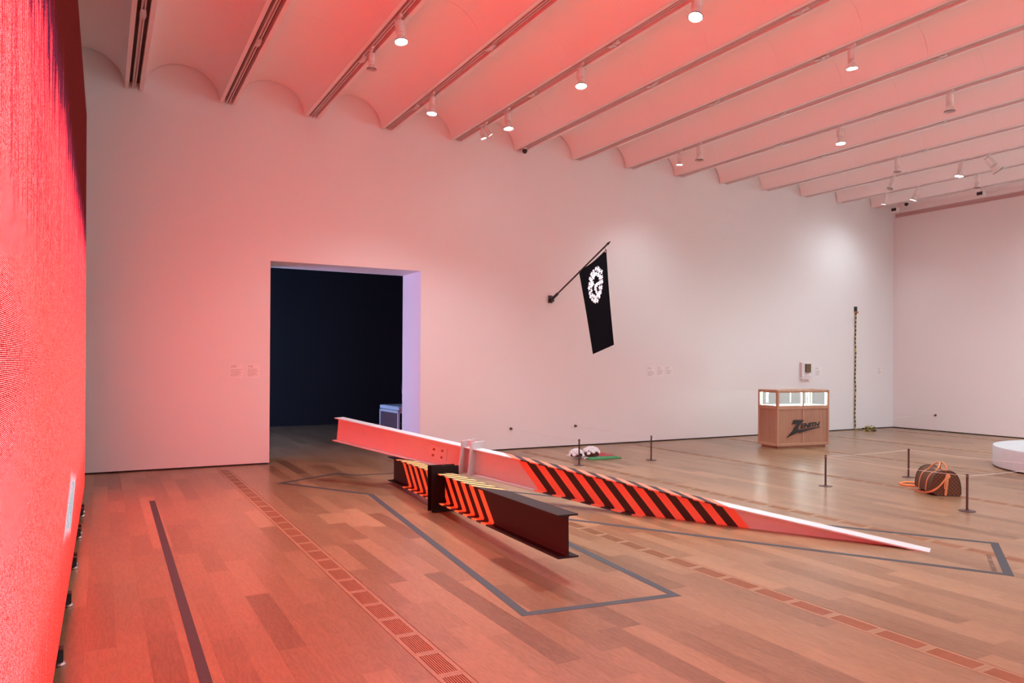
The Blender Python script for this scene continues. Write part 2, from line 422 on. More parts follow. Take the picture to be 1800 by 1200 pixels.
# ------------------------------------------------------------------ steel beams
def axes(az, p):
    d = Vector((math.cos(p) * math.cos(az), math.cos(p) * math.sin(az), math.sin(p)))
    t = Vector((math.sin(az), -math.cos(az), 0)); return d, t, t.cross(d)
BH, BW, FT, WT = .317, .168, .012, .009
def beam_matrix(O, az, p):
    d, t, n = axes(az, p); O = Vector(O)
    return Matrix(((d.x, t.x, n.x, O.x), (d.y, t.y, n.y, O.y), (d.z, t.z, n.z, O.z), (0, 0, 0, 1)))
def cut_below(o, M):                    # saw off what would lie under the floor
    me = o.data; bm = bmesh.new(); bm.from_mesh(me); inv = M.inverted()
    co = inv @ Vector((0, 0, .0005)); no = (inv.to_3x3() @ Vector((0, 0, 1))).normalized()
    r = bmesh.ops.bisect_plane(bm, geom=bm.verts[:] + bm.edges[:] + bm.faces[:], plane_co=co, plane_no=no, clear_inner=True)
    ed = [e for e in r['geom_cut'] if isinstance(e, bmesh.types.BMEdge)]
    if ed: bmesh.ops.edgeloop_fill(bm, edges=ed)
    bm.to_mesh(me); bm.free()
def web(L, z0, z1, s0=0.):              # web with rolled fillets at both flanges
    m = MB(); R = .016; prof = []
    a = [(WT / 2 + R * (1 - math.sin(t)), z0 + R * (1 - math.cos(t))) for t in [i * math.pi / 10 for i in range(6)]]
    right = a + [(x, z0 + z1 - z) for x, z in reversed(a)]
    poly = right + [(-x, z) for x, z in reversed(right)]
    return m.prism(poly, lambda u, v, d: (d, u, v), s0, L)
def stub(m, s1, s2, w, z0, z1):         # short column: two flanges across the beam and a web between
    m.box(s1 - .006, s1 + .006, -w / 2, w / 2, z0, z1).box(s2 - .006, s2 + .006, -w / 2, w / 2, z0, z1)
    R = .018; half = WT / 2
    a = [(s1 + .006 + R * (1 - math.cos(t)), half + R * (1 - math.sin(t))) for t in [i * math.pi / 10 for i in range(6)]]
    side = a + [(s1 + s2 - x, y) for x, y in reversed(a)]
    poly = side + [(x, -y) for x, y in reversed(side)]
    m.prism(poly, lambda u, v, d: (u, v, d), z0, z1); return m
ORANGE = (.74, .18, .11); BLACKP = (.018, .012, .014); DARKSTEEL = (.020, .013, .014); WPAINT = (.56, .55, .56); AMBER = (.90, .58, .22)
# white beam: object axes s (up the slope), t (across), n (normal); top of flange at n = 0
WM = beam_matrix((6.262, 3.907, 0), 2.0759, .11684); WL = 7.10
wb = thing('steel_beam', (0, 0, 0), 'white steel I-beam with red and black hazard stripes sinking into the floor', 'steel beam')
wb.matrix_world = WM
Q0, Q1, NB = 1.725, 4.24, 21
def wmat(nm, coef): return stripes(nm, WPAINT, ORANGE, BLACKP, coef, Q0, Q1, NB, .38)
top = MB().box(-.1, WL, -BW / 2, BW / 2, -FT, 0).build('top_flange', wmat('white_beam_top', (1, -1.3, 0, -1.3 * .085)), wb)
wbw = web(WL, -BH + FT, -FT).build('web', wmat('white_beam_web', (1, 0, -1.14, 0)), wb, True)
bot = MB().box(1.5, WL, -BW / 2, BW / 2, -BH, -BH + FT).build('bottom_flange', wmat('white_beam_bottom', (1, .35, 0, 1.14 * BH)), wb)
for o in (top, wbw, bot): cut_below(o, WM)
MAT['wpaint'] = plain('white_steel_paint', WPAINT, .38)
sb = stub(MB(), 4.795, 4.928, .279, -.333, .079).build('column_stub', 'wpaint', wb, True)
pl = MB().box(5.22, 5.50, -WT / 2 - .010, -WT / 2, -.245, -.083).build('splice_plate', 'wpaint', wb); bevel(pl, .002)
for s, n in ((5.42, -.126), (5.289, -.122), (5.427, -.202), (5.291, -.204)):
    MB().lathe([(.017, 0), (.017, .008), (.013, .016), (.006, .018)], 6, Matrix.Translation((s, -WT / 2 - .010, n)) @ Matrix.Rotation(math.pi / 2, 4, 'X')).build('bolt', plain('rust_bolt', (.30, .10, .07), .6) if 'boltm' not in MAT else MAT['boltm'], pl)
# dark beam: bottom of flange at n = 0, resting on its stub, near end lifted
BM_ = beam_matrix((2.995, 4.584, .171), math.radians(85.245), math.radians(-1.68)); BL = 4.82
bb = thing('steel_beam', (0, 0, 0), 'dark brown steel I-beam with orange stripes lying under the white beam', 'steel beam')
bb.matrix_world = BM_
q0, q1, nb = 1.372, 4.09, 23
def bmat(nm, coef): return stripes(nm, DARKSTEEL, AMBER, BLACKP, coef, q0, q1, nb, .45, spec=.13)
MB().box(0, BL, -BW / 2, BW / 2, BH - FT, BH).build('top_flange', bmat('dark_beam_top', (1, 2.3, 0, -.327 + 2.3 * .085)), bb)
web(BL, FT, BH - FT).build('web', bmat('dark_beam_web', (1, 0, -1.09, 0)), bb, True)
MB().box(0, BL, -BW / 2, BW / 2, 0, FT).build('bottom_flange', bmat('dark_beam_bottom', (1, .35, 0, 0)), bb)
MAT['dsteel'] = plain('dark_steel', (.008, .006, .006), .5, spec=.12)
stub(MB(), 2.753, 2.890, .301, -.088, .395).build('column_stub', 'dsteel', bb, True)
for s, n in ((3.05, .23), (3.05, .11), (3.2, .23), (3.2, .11)):
    MB().lathe([(.016, 0), (.016, .008), (.012, .015)], 6, Matrix.Translation((s, -WT / 2, n)) @ Matrix.Rotation(math.pi / 2, 4, 'X')).build('bolt', 'dsteel', bb)

# ------------------------------------------------------------------ tape on the floor
def seg_int(a, b, c, d):
    a, b, c, d = map(Vector, (a, b, c, d)); r = b - a; s = d - c; k = r.x * s.y - r.y * s.x
    t = ((c - a).x * s.y - (c - a).y * s.x) / k; return a + r * t
W1, W2, W3, W4 = (2.02, 10.014), (2.963, 10.546), (7.071, 3.789), (6.06, 3.131)     # around the white beam
B1, B2 = (2.331, 4.092), (3.503, 3.943); B3, B4 = (4.095, 10.15), (2.95, 10.26)    # around the dark beam
Bl_far = (2.331 + .1, 4.092 + .958)
i1 = seg_int(W2, W3, B4, B3); i2 = seg_int(W2, W3, B2, B3); i3 = seg_int(W4, W1, B2, B3); i4 = seg_int(W4, W1, B1, Bl_far)
loop = [Vector(p) for p in (W1, W2)] + [i1, Vector(B3), i2, Vector(W3), Vector(W4), i3, Vector(B2), Vector(B1), i4]
TW = .066
outline = thing('floor_tape', (4, 7, 0), 'dark grey tape outline on the oak floor around both steel beams', 'tape')
n = len(loop); area = sum(loop[i].x * loop[(i + 1) % n].y - loop[(i + 1) % n].x * loop[i].y for i in range(n))
def inset(i):
    p0, p1, p2 = loop[i - 1], loop[i], loop[(i + 1) % n]
    d1 = (p1 - p0).normalized(); d2 = (p2 - p1).normalized(); sg = 1 if area > 0 else -1
    n1 = Vector((-d1.y, d1.x)) * sg; n2 = Vector((-d2.y, d2.x)) * sg
    return seg_int(p0 + n1 * TW, p1 + n1 * TW, p1 + n2 * TW, p2 + n2 * TW)
ins = [inset(i) for i in range(n)]
for i in range(n):
    j = (i + 1) % n; poly = [loop[i], loop[j], ins[j], ins[i]]
    MB().prism([(p.x - 4, p.y - 7) for p in poly], lambda u, v, d: (u, v, d), .0003, .0014).build('tape_strip', 'tape', outline)
lt = MB().prism([(.488, 9.39), (.548, 9.39), (.470, 1.2), (.412, 1.2)], lambda u, v, d: (u, v, d), .0003, .0014).build('floor_tape', 'tape')
tag(lt, 'single straight dark tape strip on the floor running parallel to the video wall', 'tape')

def text_mesh(txt, size, shear=0., bold=0., space=1.):
    cu = bpy.data.curves.new('txt', 'FONT'); cu.body = txt; cu.size = size; cu.shear = shear; cu.offset = bold; cu.space_character = space
    cu.extrude = .0005; cu.resolution_u = 3
    o = bpy.data.objects.new('txt', cu); C.objects.link(o); dg = bpy.context.evaluated_depsgraph_get(); dg.update()
    me = bpy.data.meshes.new_from_object(o.evaluated_get(dg)); bpy.data.objects.remove(o); return me
me = text_mesh('PLEASE DO NOT TOUCH', .052); MAT['ftext'] = plain('floor_lettering', (.12, .08, .07), .5)
fx = link('floor_lettering', me, 'ftext'); a = math.atan2(3.789 - 3.131, 7.071 - 6.06)
nrm = Vector((-math.sin(a), math.cos(a)))
st = Vector((6.06, 3.131)) + Vector((math.cos(a), math.sin(a))) * .09 + nrm * .10
fx.location = (st.x, st.y, .0010); fx.rotation_euler = (0, 0, a)
tag(fx, 'small dark lettering on the floor inside the end of the tape outline', 'lettering')

# ------------------------------------------------------------------ flag
XF = 7.353
fl = thing('wall_flag', (XF, D, 2.767), 'black flag with a white blossom wreath on an angled pole fixed to the wall', 'flag')
def fy(y, z, x=0.): return (x, y - D, z - 2.767)
br = MB(); br.box(-.045, .045, -.02, 0, -.07, .07); br.box(-.03, .03, -.10, -.02, -.05, .02)
bevel(br.build('bracket', 'black', fl), .004)
p0 = Vector(fy(D - .05, 2.757)); p1 = Vector(fy(10.14, 3.553)); p2 = Vector(fy(10.065, 3.585))
MB().tube([p0, p0.lerp(p1, .12)], .026, 12).build('socket', 'black', fl, True)
MB().tube([p0, p1], .0145, 12).build('pole', 'black', fl, True)
MB().tube([p1, p1.lerp(p2, .2), p1.lerp(p2, .4), p2 + (p2 - p1) * .3], [.012, .022, .02, .002], 12).build('finial', 'black', fl, True)
A, Bq, Cq, Dq = Vector((10.975, 3.20)), Vector((10.165, 3.475)), Vector((9.935, 1.885)), Vector((10.53, 1.735))   # (y, z) corners
def flagpt(u, v, off=0.):
    t = A.lerp(Bq, u); bt = Dq.lerp(Cq, u); t = t + Vector((0, -.035 * math.sin(math.pi * u)))
    p = t.lerp(bt, v); wob = .012 * math.sin(1.3 * math.pi * u + .6) * math.sin(math.pi * v)
    return fy(p.x, p.y, wob + off)
nu, nv = 16, 24; vs = []; fs = []
for sd in (-.0015, .0015):
    for j in range(nv + 1):
        for i in range(nu + 1): vs.append(flagpt(i / nu, j / nv, sd))
ofs = (nu + 1) * (nv + 1)
for j in range(nv):
    for i in range(nu):
        k = j * (nu + 1) + i; fs += [(k, k + 1, k + nu + 2, k + nu + 1), (ofs + k, ofs + k + nu + 1, ofs + k + nu + 2, ofs + k + 1)]
for i in range(nu):
    for k in (i, nv * (nu + 1) + i): fs.append((k, k + 1, ofs + k + 1, ofs + k))
for j in range(nv):
    for k in (j * (nu + 1), j * (nu + 1) + nu): fs.append((k, k + nu + 1, ofs + k + nu + 1, ofs + k))
cl = MB().add(vs, fs).build('cloth', 'blackcloth', fl, True)
MAT['wreath'] = plain('white_print', (.84, .88, .92), .7, var=.12, scale=60)
def blossoms():                          # wreath of five-petal flowers, printed on both sides, with dark gaps left between them
    m = MB(); rnd = random.Random(3)
    uc, vc = .52, .275
    spots = []
    for k in range(20):
        a = 2 * math.pi * k / 20; spots.append((uc + .27 * math.cos(a), vc + .165 * math.sin(a) - .035 * math.cos(a)))
    for k in range(15):
        a = 2 * math.pi * (k + .5) / 15; spots.append((uc + .19 * math.cos(a), vc + .125 * math.sin(a) - .02 * math.cos(a)))
    spots += [(uc + .0, vc + .0), (uc + .06, vc - .005), (uc + .12, vc + .0), (uc - .02, vc + .03), (uc - .0, vc + .065), (uc + .02, vc + .1), (uc - .1, vc - .05), (uc - .05, vc - .1), (uc + .1, vc + .11), (uc - .06, vc + .12)]
    W_, H_ = .86, 1.56
    for (u, v) in spots:
        u += rnd.uniform(-.015, .015); v += rnd.uniform(-.008, .008)
        rad = rnd.uniform(.040, .056); ph = rnd.uniform(0, 6.28); np_ = 20
        for sd in (-.0032, .0032):
            ring = []
            for q in range(np_):
                t = 2 * math.pi * q / np_; r = rad * (.74 + .26 * math.cos(5 * t + ph))
                ring.append(flagpt(u + r * math.cos(t) / W_, v + r * math.sin(t) / H_, sd + .0004 * math.copysign(rnd.random(), sd)))
            m.add([flagpt(u, v, sd)] + ring, [(0, 1 + q, 1 + (q + 1) % np_) for q in range(np_)])
    return m
bl = blossoms(); o = bl.build('wreath_print', 'wreath', fl)
MAT['brass'] = plain('brass', (.8, .5, .4), .3, .8)
for u in (.03, .97):
    c = Vector(flagpt(u, .015)); MB().tube([c + Vector((-.006, 0, 0)), c + Vector((.006, 0, 0))], .016, 12).build('eyelet', 'brass', fl)
    t = p0.lerp(p1, .53 if u < .5 else .965); MB().tube([c, t], .004, 6).build('tie', 'black', fl)

# ------------------------------------------------------------------ wall labels and small wall fittings
def wall_label(x0, x1, z0, z1, label, lines, seed, group=None):
    rnd = random.Random(seed); w, h = x1 - x0, z1 - z0
    t = thing('text_label', ((x0 + x1) / 2, D, z0), label, 'label', group)
    MB().box(-w / 2, w / 2, -.0035, 0, 0, h).build('card', 'label', t)
    m = MB(); z = h - h * .08; lh = h * .84 / lines
    for i in range(lines):
        if i in (2,): z -= lh; continue
        L = (.45 if i < 2 else rnd.uniform(.7, .95) if i != lines - 1 else .5) * w * .82
        x = -w / 2 + w * .09
        while x < -w / 2 + w * .09 + L:
            q = min(rnd.uniform(.012, .035), w * .3); e = min(x + q, -w / 2 + w * .92)
            if e > x: m.box(x, e, -.0042, -.0035, z - lh * (.75 if i < 2 else .6), z)
            x += q + .006
        z -= lh
    stuff(m.build('printed_lines', 'print', t))
wall_label(1.70, 1.90, 1.33, 1.535, 'small wall text label left of the doorway, the one farther from it', 9, 1)
wall_label(1.945, 2.14, 1.33, 1.535, 'small wall text label left of the doorway, the one next to it', 10, 2)
wall_label(9.655, 9.86, 1.30, 1.52, 'wall text label between flag and showcase, nearest the flag', 8, 3)
wall_label(9.90, 10.09, 1.325, 1.52, 'wall text label between flag and showcase, middle of three', 10, 4)
wall_label(10.125, 10.32, 1.345, 1.52, 'wall text label between flag and showcase, farthest from the flag', 8, 5)
wall_label(14.62, 14.83, 1.29, 1.52, 'wall text label beside the small framed brown panel', 9, 6)
wall_label(16.90, 17.06, 1.34, 1.50, 'lone wall text label right of the hanging striped strap', 7, 7)
# faint outline of a cover plate right of the doorway
m = MB().box(-.16, .16, -.002, 0, 0, .26); tag(m.build('cover_plate', 'wall', None, loc=(5.12, D, 2.31)), 'faint white cover plate on the wall right of the doorway', 'cover plate')
# framed small panel behind the showcase
fp = thing('framed_panel', (14.27, D, 1.22), 'small brown panel in a clear white mount on the wall behind the showcase', 'artwork')
m = MB().box(-.15, .165, -.010, 0, .08, .42); bevel(m.build('backing', 'label', fp), .004)
MAT['brownpanel'] = plain('brown_panel', (.13, .085, .045), .6, var=.25, scale=40)
m = MB().box(.0, .145, -.06, -.012, .17, .37); m.build('panel', 'brownpanel', fp)
m = MB().box(-.17, -.155, -.07, -.012, .06, .40).box(-.17, .15, -.07, -.012, .02, .035).box(-.17, .15, -.072, -.062, .02, .08)
MAT['acrylic'] = plain('acrylic', (.72, .66, .68), .15)
m.build('tray', 'acrylic', fp)

# ------------------------------------------------------------------ low barriers
AZ = .385
def anchor(loc, axis, label):
    t = Matrix.Translation(loc) @ (Matrix.Rotation(math.pi / 2, 4, 'X') if axis == 'y' else Matrix.Rotation(-math.pi / 2, 4, 'Y'))
    o = MB().lathe([(.024, 0), (.024, .012), (.014, .022), (.012, .045), (.016, .05), (.010, .056)], 14).build('wall_anchor', 'post', None, True)
    o.matrix_world = t; tag(o, label, 'anchor'); return o
anchor((6.53, D, AZ), 'y', 'small dark cord anchor on the wall, nearer the doorway')
anchor((7.93, D, AZ), 'y', 'small dark cord anchor on the wall below the flag')
anchor((XR, 10.82, AZ), 'x', 'small dark cord anchor on the end wall near the corner')
st_proto = None
def stanchion(x, y, label, group=None):
    global st_proto
    t = thing('stanchion', (x, y, 0), label, 'stanchion', group)
    if st_proto is None:
        b = MB().lathe([(.085, 0), (.085, .006), (.02, .010), (.016, .02)], 28).build('base', 'post', t, True)
        p = MB().lathe([(.0125, .01), (.0125, .395)], 14).build('post', 'post', t, True)
        c = MB().lathe([(.0145, .372), (.0155, .384), (.0145, .402), (.006, .405)], 14).build('cap', 'post', t, True)
        st_proto = [b.data, p.data, c.data]
    else:
        for nm, me in zip(('base', 'post', 'cap'), st_proto): link(nm, me, None, t)
stanchion(6.512, 9.68, 'short dark stanchion in front of the white flowers, nearer the doorway')
stanchion(7.907, 9.65, 'short dark stanchion on the showcase side of the flower mat')
stanchion(8.311, 6.606, 'short dark stanchion nearest the showcase reflection, left of the duffel bag')
stanchion(10.025, 6.586, 'short dark stanchion directly behind the duffel bag')
stanchion(8.297, 4.773, 'short dark stanchion on the beam side, in front of the duffel bag')
stanchion(10.02, 4.76, 'short dark stanchion between the duffel bag and the round plinth')
stanchion(12.35, 10.84, 'short dark stanchion hidden behind the wooden showcase')
def cord(pts, label):
    pp = []
    for a, b in zip(pts[:-1], pts[1:]):
        a, b = Vector(a), Vector(b)
        for k in range(7):
            t = k / 6; q = a.lerp(b, t); q.z -= .012 * math.sin(math.pi * t)
            if not pp or (pp[-1] - q).length > 1e-4: pp.append(q)
    tag(MB().tube(pp, .0020, 6).build('barrier_cord', 'cord', None, True), label, 'cord')
cord([(6.53, D - .05, AZ), (6.512, 9.68 + .016, AZ), (6.53, 9.68 - .016, AZ), (7.89, 9.65 - .016, AZ), (7.907, 9.65 + .016, AZ), (7.93, D - .05, AZ)], 'thin pale cord strung round the flower mat from wall to wall')
cord([(8.295, 6.606, AZ), (8.28, 4.773, AZ), (8.297, 4.757, AZ), (10.02, 4.744, AZ), (10.036, 4.76, AZ), (10.041, 6.586, AZ), (10.025, 6.602, AZ), (8.311, 6.622, AZ)], 'thin pale cord strung round the duffel bag on four stanchions')
cord([(XR - .05, 10.82, AZ), (12.35, 10.855, AZ)], 'thin pale cord from the end wall towards the back of the showcase')

# ------------------------------------------------------------------ flowers and mat
MAT['matgreen'] = plain('green_weave', (.05, .20, .075), .9, var=.5, scale=40, bump=.6)
MAT['matred'] = plain('red_weave', (.35, .035, .045), .9, var=.7, scale=30, bump=.6)
MAT['matwhite'] = plain('white_weave', (.72, .70, .66), .9, var=.15, scale=40, bump=.5)
mt = thing('patterned_mat', (7.36, 10.42, 0), 'folded mat with red, green and white fields lying under the flowers', 'mat')
def slab(x0, x1, y0, y1, z0, z1, nm, mat, seed, par, nx=14, ny=12, amp=.006):
    rnd = random.Random(seed); vs = []; fs = []
    for j in range(ny + 1):
        for i in range(nx + 1):
            e = min(i, nx - i, j, ny - j); z = z1 + rnd.uniform(-amp, amp) if e else z1 * .55 + z0 * .45
            vs.append((x0 + (x1 - x0) * i / nx, y0 + (y1 - y0) * j / ny, z))
    o = len(vs)
    for j in range(ny):
        for i in range(nx):
            k = j * (nx + 1) + i; fs.append((k, k + 1, k + nx + 2, k + nx + 1))
    per = [i for i in range(nx + 1)] + [j * (nx + 1) + nx for j in range(1, ny + 1)] + [ny * (nx + 1) + i for i in range(nx - 1, -1, -1)] + [j * (nx + 1) for j in range(ny - 1, 0, -1)]
    vs += [(vs[k][0], vs[k][1], z0) for k in per]; q = len(per)
    for a in range(q): fs.append((per[a], per[(a + 1) % q], o + (a + 1) % q, o + a))
    fs.append(tuple(o + a for a in range(q)))
    return MB().add(vs, fs).build(nm, mat, par, True)
slab(-.33, .25, -.37, -.16, 0, .03, 'green_field', 'matgreen', 1, mt)
slab(.0, .31, -.16, .30, 0, .028, 'red_field', 'matred', 2, mt)
slab(-.36, 0, -.16, .38, 0, .022, 'white_field', 'matwhite', 3, mt)
slab(.13, .26, -.365, .30, .026, .040, 'green_border', 'matgreen', 4, mt, 6, 16) if False else None
MAT['petal'] = plain('white_petal', (.84, .86, .87), .6, var=.05)
MAT['stemdark'] = plain('dark_stems', (.10, .03, .022), .8, var=.4, scale=30)
def flower_bunch(x, y, z, R, hgt, seed, label):
    t = thing('flower_bunch', (x, y, z), label, 'flowers', 'white flowers on the mat'); rnd = random.Random(seed)
    m = MB(); n = 0
    # dark stems: a low mound the heads sit on
    prof = [(R * .80, 0), (R * .9, hgt * .15), (R * .75, hgt * .38), (R * .35, hgt * .55)]
    mm = MB().lathe(prof, 18)
    mm.v = [(a + rnd.uniform(-.012, .012), b + rnd.uniform(-.012, .012), max(0, c + (rnd.uniform(-.01, .01) if c > 0 else 0))) for a, b, c in mm.v]
    mm.build('stems', 'stemdark', t)
    for k in range(34):
        a = 2.4 * k; rr = R * 1.0 * math.sqrt((k + .5) / 34); hh = hgt * (.26 + .62 * math.sqrt(max(0, 1 - (rr / R) ** 2)))
        c = Vector((rr * math.cos(a), rr * math.sin(a), hh)); outw = Vector((math.cos(a) * rr / R, math.sin(a) * rr / R, .8)).normalized()
        u = outw.orthogonal().normalized(); w = outw.cross(u); s = rnd.uniform(.034, .046)
        hm = MB()
        for p in range(7):
            b = 2 * math.pi * p / 7 + k; d = u * math.cos(b) + w * math.sin(b); e = -u * math.sin(b) + w * math.cos(b)
            hm.add([c, c + d * s * .55 + e * s * .32 + outw * s * .25, c + d * s + outw * s * .12, c + d * s * .55 - e * s * .32 + outw * s * .25], [(0, 1, 2, 3)])
            hm.add([c, c + d * s * .35 + e * s * .22 + outw * s * .55, c + d * s * .55 + outw * s * .62, c + d * s * .35 - e * s * .22 + outw * s * .55], [(0, 1, 2, 3)])
        hm.build('flower_head', 'petal', t)
flower_bunch(6.93, 10.38, .034, .105, .125, 5, 'smaller bunch of white flowers on the mat, nearer the doorway')
flower_bunch(7.20, 10.34, .036, .135, .155, 6, 'larger bunch of white flowers on the mat beside its red field')

# ------------------------------------------------------------------ wooden showcase
MAT['casewood'] = wood('showcase_veneer', (.24, .12, .075), (.46, .26, .165))
MAT['caseframe'] = wood('showcase_frame_wood', (.30, .16, .10), (.52, .31, .20), .4, 1.4)
MAT['deck'] = plain('white_deck', (.85, .87, .88), .4)
MAT['strip'] = emit('led_strip', (.90, 1.0, .98), 95.)
m_, nt, b = nodes_of('showcase_glass'); g = N(nt); nt.nodes.remove(b)
tr = g.new('ShaderNodeBsdfTransparent'); tr.inputs[0].default_value = (.93, .97, .96, 1); gl = g.new('ShaderNodeBsdfGlossy'); gl.inputs['Roughness'].default_value = .02
lw = g.new('ShaderNodeLayerWeight'); fr_o = g.math('MULTIPLY_ADD', g.math('POWER', lw.outputs['Facing'], 5.), .9, .04); mx = g.new('ShaderNodeMixShader')
g.link(fr_o, mx.inputs[0]); g.link(tr.outputs[0], mx.inputs[1]); g.link(gl.outputs[0], mx.inputs[2]); g.link(mx.outputs[0], nt.nodes['Material Output'].inputs[0]); MAT['glass'] = m_
CWd, CDp, CH = 1.235, .55, 1.10
ca = math.atan2(9.692 - 9.868, 12.299 - 11.071)
case = thing('showcase', (11.071, 9.868, 0), 'wooden showcase with lit glass top and black ZENITH lightning logo', 'display case', rot=(0, 0, ca))
z_mid0, z_mid1, z_top0 = .735, .80, 1.045
f = .045
MB().box(.05, CWd - .05, .05, CDp - .05, 0, .045).build('plinth', 'casewood', case)
fr_ = []
for x in (0, CWd - f):
    for y in (0, CDp - f): bevel(MB().box(x, x + f, y, y + f, .045, CH - .012).build('corner_post', 'caseframe', case), .006)
for z0, z1 in ((.045, .095), (z_mid0, z_mid1)):
    bevel(MB().box(f, CWd - f, 0, f, z0, z1).build('rail', 'caseframe', case), .004); bevel(MB().box(f, CWd - f, CDp - f, CDp, z0, z1).build('rail', 'caseframe', case), .004)
    for x in (0, CWd - f): bevel(MB().box(x, x + f, f, CDp - f, z0, z1).build('rail', 'caseframe', case), .004)
bevel(MB().box(0, CWd, -.002, f, z_top0, CH).build('rail', 'caseframe', case), .016, 4); bevel(MB().box(0, CWd, CDp - f, CDp + .002, z_top0, CH).build('rail', 'caseframe', case), .016, 4)
for x in (-.001, CWd - f + .001): bevel(MB().box(x, x + f, f, CDp - f, z_top0, CH - .001).build('rail', 'caseframe', case), .012, 3)
mx_ = CWd * .495
bevel(MB().box(mx_ - .017, mx_ + .017, .002, .04, .095, z_mid0).build('mullion', 'caseframe', case), .003)
bevel(MB().box(mx_ - .012, mx_ + .012, .004, .03, z_mid1, z_top0).build('mullion', 'caseframe', case), .003)
MB().box(f, mx_ - .017, .012, .03, .095, z_mid0).build('panel', 'casewood', case); MB().box(mx_ + .017, CWd - f, .012, .03, .095, z_mid0).build('panel', 'casewood', case)
MB().box(.012, .03, f, CDp - f, .095, z_mid0).build('panel', 'casewood', case); MB().box(CWd - .03, CWd - .012, f, CDp - f, .095, z_mid0).build('panel', 'casewood', case)
MB().box(f, CWd - f, CDp - .03, CDp - .012, .095, z_mid0).build('panel', 'casewood', case)
MB().box(.03, CWd - .03, .03, CDp - .03, z_mid1 - .035, z_mid1 + .004).build('deck', 'deck', case)
for a in ((f, mx_ - .012, .014, .018), (mx_ + .012, CWd - f, .014, .018), (f, CWd - f, CDp - .018, CDp - .014)):
    MB().box(*a, z_mid1, z_top0).build('pane', 'glass', case)
for x in (.014, CWd - .018): MB().box(x, x + .004, f, CDp - f, z_mid1, z_top0).build('pane', 'glass', case)
MB().box(f, CWd - f, f, CDp - f, CH - .016, CH - .010).build('top_pane', 'glass', case)
for x, y in ((f + .001, f + .001), (CWd - f - .011, f + .001), (f + .001, CDp - f - .011), (CWd - f - .011, CDp - f - .011), (mx_ - .02, .036), (mx_ + .012, .036)):
    MB().box(x, x + .010, y, y + .010, z_mid1 + .006, z_top0).build('light_strip', 'strip', case)
MB().box(f, CWd - f, f + .001, f + .009, z_top0 + .006, z_top0 + .016).build('light_strip', 'strip', case)
# logo on the front: measured on the face, u from the left edge, v up (m)
def fu(X_, Y_):
    yb = 1185 - 45 * (X_ - 440) / 665; yt = 405 - 12 * (X_ - 440) / 665
    return (X_ - 440) / 665 * CWd, (yb - Y_) / (yb - yt) * CH
MAT['logo'] = plain('black_lettering', (.012, .011, .011), .5)
zpoly = [(648, 797), (778, 795), (760, 818), (712, 872), (704, 890), (700, 925), (742, 922), (830, 905), (985, 880), (984, 888), (835, 928), (712, 968), (700, 958), (555, 1034), (606, 975), (655, 915), (640, 916), (692, 852), (665, 850), (618, 858), (640, 826), (630, 822)]
lg = MB().prism([fu(*p) for p in zpoly], lambda u, v, d: (u, d, v), -.0045, .0035)
lo = lg.build('logo_bolt', 'logo', case)
md = lo.modifiers.new('tri', 'TRIANGULATE')
me = text_mesh('ENITH', .118, .30, .0052, .93); lt_ = link('logo_lettering', me, 'logo', case)
u0, v0 = fu(728, 905); u1, v1 = fu(972, 868)
w_ = max(v.co.x for v in me.vertices); hcap = max(v.co.y for v in me.vertices)
sx = (fu(985, 0)[0] - u0) / w_; lt_.scale = (sx, .088 / hcap, 1)
lt_.location = (u0, -.003, v0); lt_.rotation_euler = (math.pi / 2, -math.atan2(v1 - v0, u1 - u0) * .8, 0)

# ------------------------------------------------------------------ hanging striped strap with its coil
m_, nt, b = nodes_of('yellow_black_webbing'); g = N(nt); P(b, (.5, .4, .05), .7)
u_at = g.new('ShaderNodeAttribute', attribute_name='tone').outputs['Fac']
bk = g.math('GREATER_THAN', g.math('FRACT', g.math('MULTIPLY', u_at, 9.5)), .52)
ns = g.math('GREATER_THAN', g.noise(objc(g), 25., 2), .62)
g.link(g.mix(g.math('MAXIMUM', bk, g.math('MULTIPLY', ns, .6)), (.50, .42, .10), (.02, .018, .012)), b.inputs['Base Color']); MAT['webbing'] = m_
hs = thing('hanging_strap', (16.02, D, 0), 'yellow and black striped strap hanging down the wall into a coil', 'strap')
def ribbon(pts, w, side, name, par, u0=0.):
    m = MB(); pts = [Vector(p) for p in pts]; side = Vector(side); acc = u0
    for a, b2 in zip(pts[:-1], pts[1:]):
        d = (b2 - a).normalized(); nn = d.cross(side)
        if nn.length < 1e-4: nn = Vector((0, 0, 1))
        nn = nn.normalized() * .003; s_ = side.normalized() * w / 2
        vs = [a - s_ - nn, a + s_ - nn, a + s_ + nn, a - s_ + nn, b2 - s_ - nn, b2 + s_ - nn, b2 + s_ + nn, b2 - s_ + nn]
        m.add(vs, [(0, 1, 5, 4), (1, 2, 6, 5), (2, 3, 7, 6), (3, 0, 4, 7), (3, 2, 1, 0), (4, 5, 6, 7)], tone=acc); acc += (b2 - a).length
    return m.build(name, 'webbing', par)
ribbon([(.004 * math.sin(k * .7), -.03 - .006 * math.sin(k * .35), 2.93 - 2.9 * k / 58) for k in range(59)], .042, (1, 0, 0), 'strap', hs)
bevel(MB().box(-.03, .03, -.05, 0, 2.87, 2.98).build('clip', 'black', hs), .006)
MAT['redtag'] = plain('red_tag', (.75, .14, .08), .5)
MB().box(.03, .075, -.045, -.02, 2.82, 2.87).build('tag', 'redtag', hs)
rnd = random.Random(11)
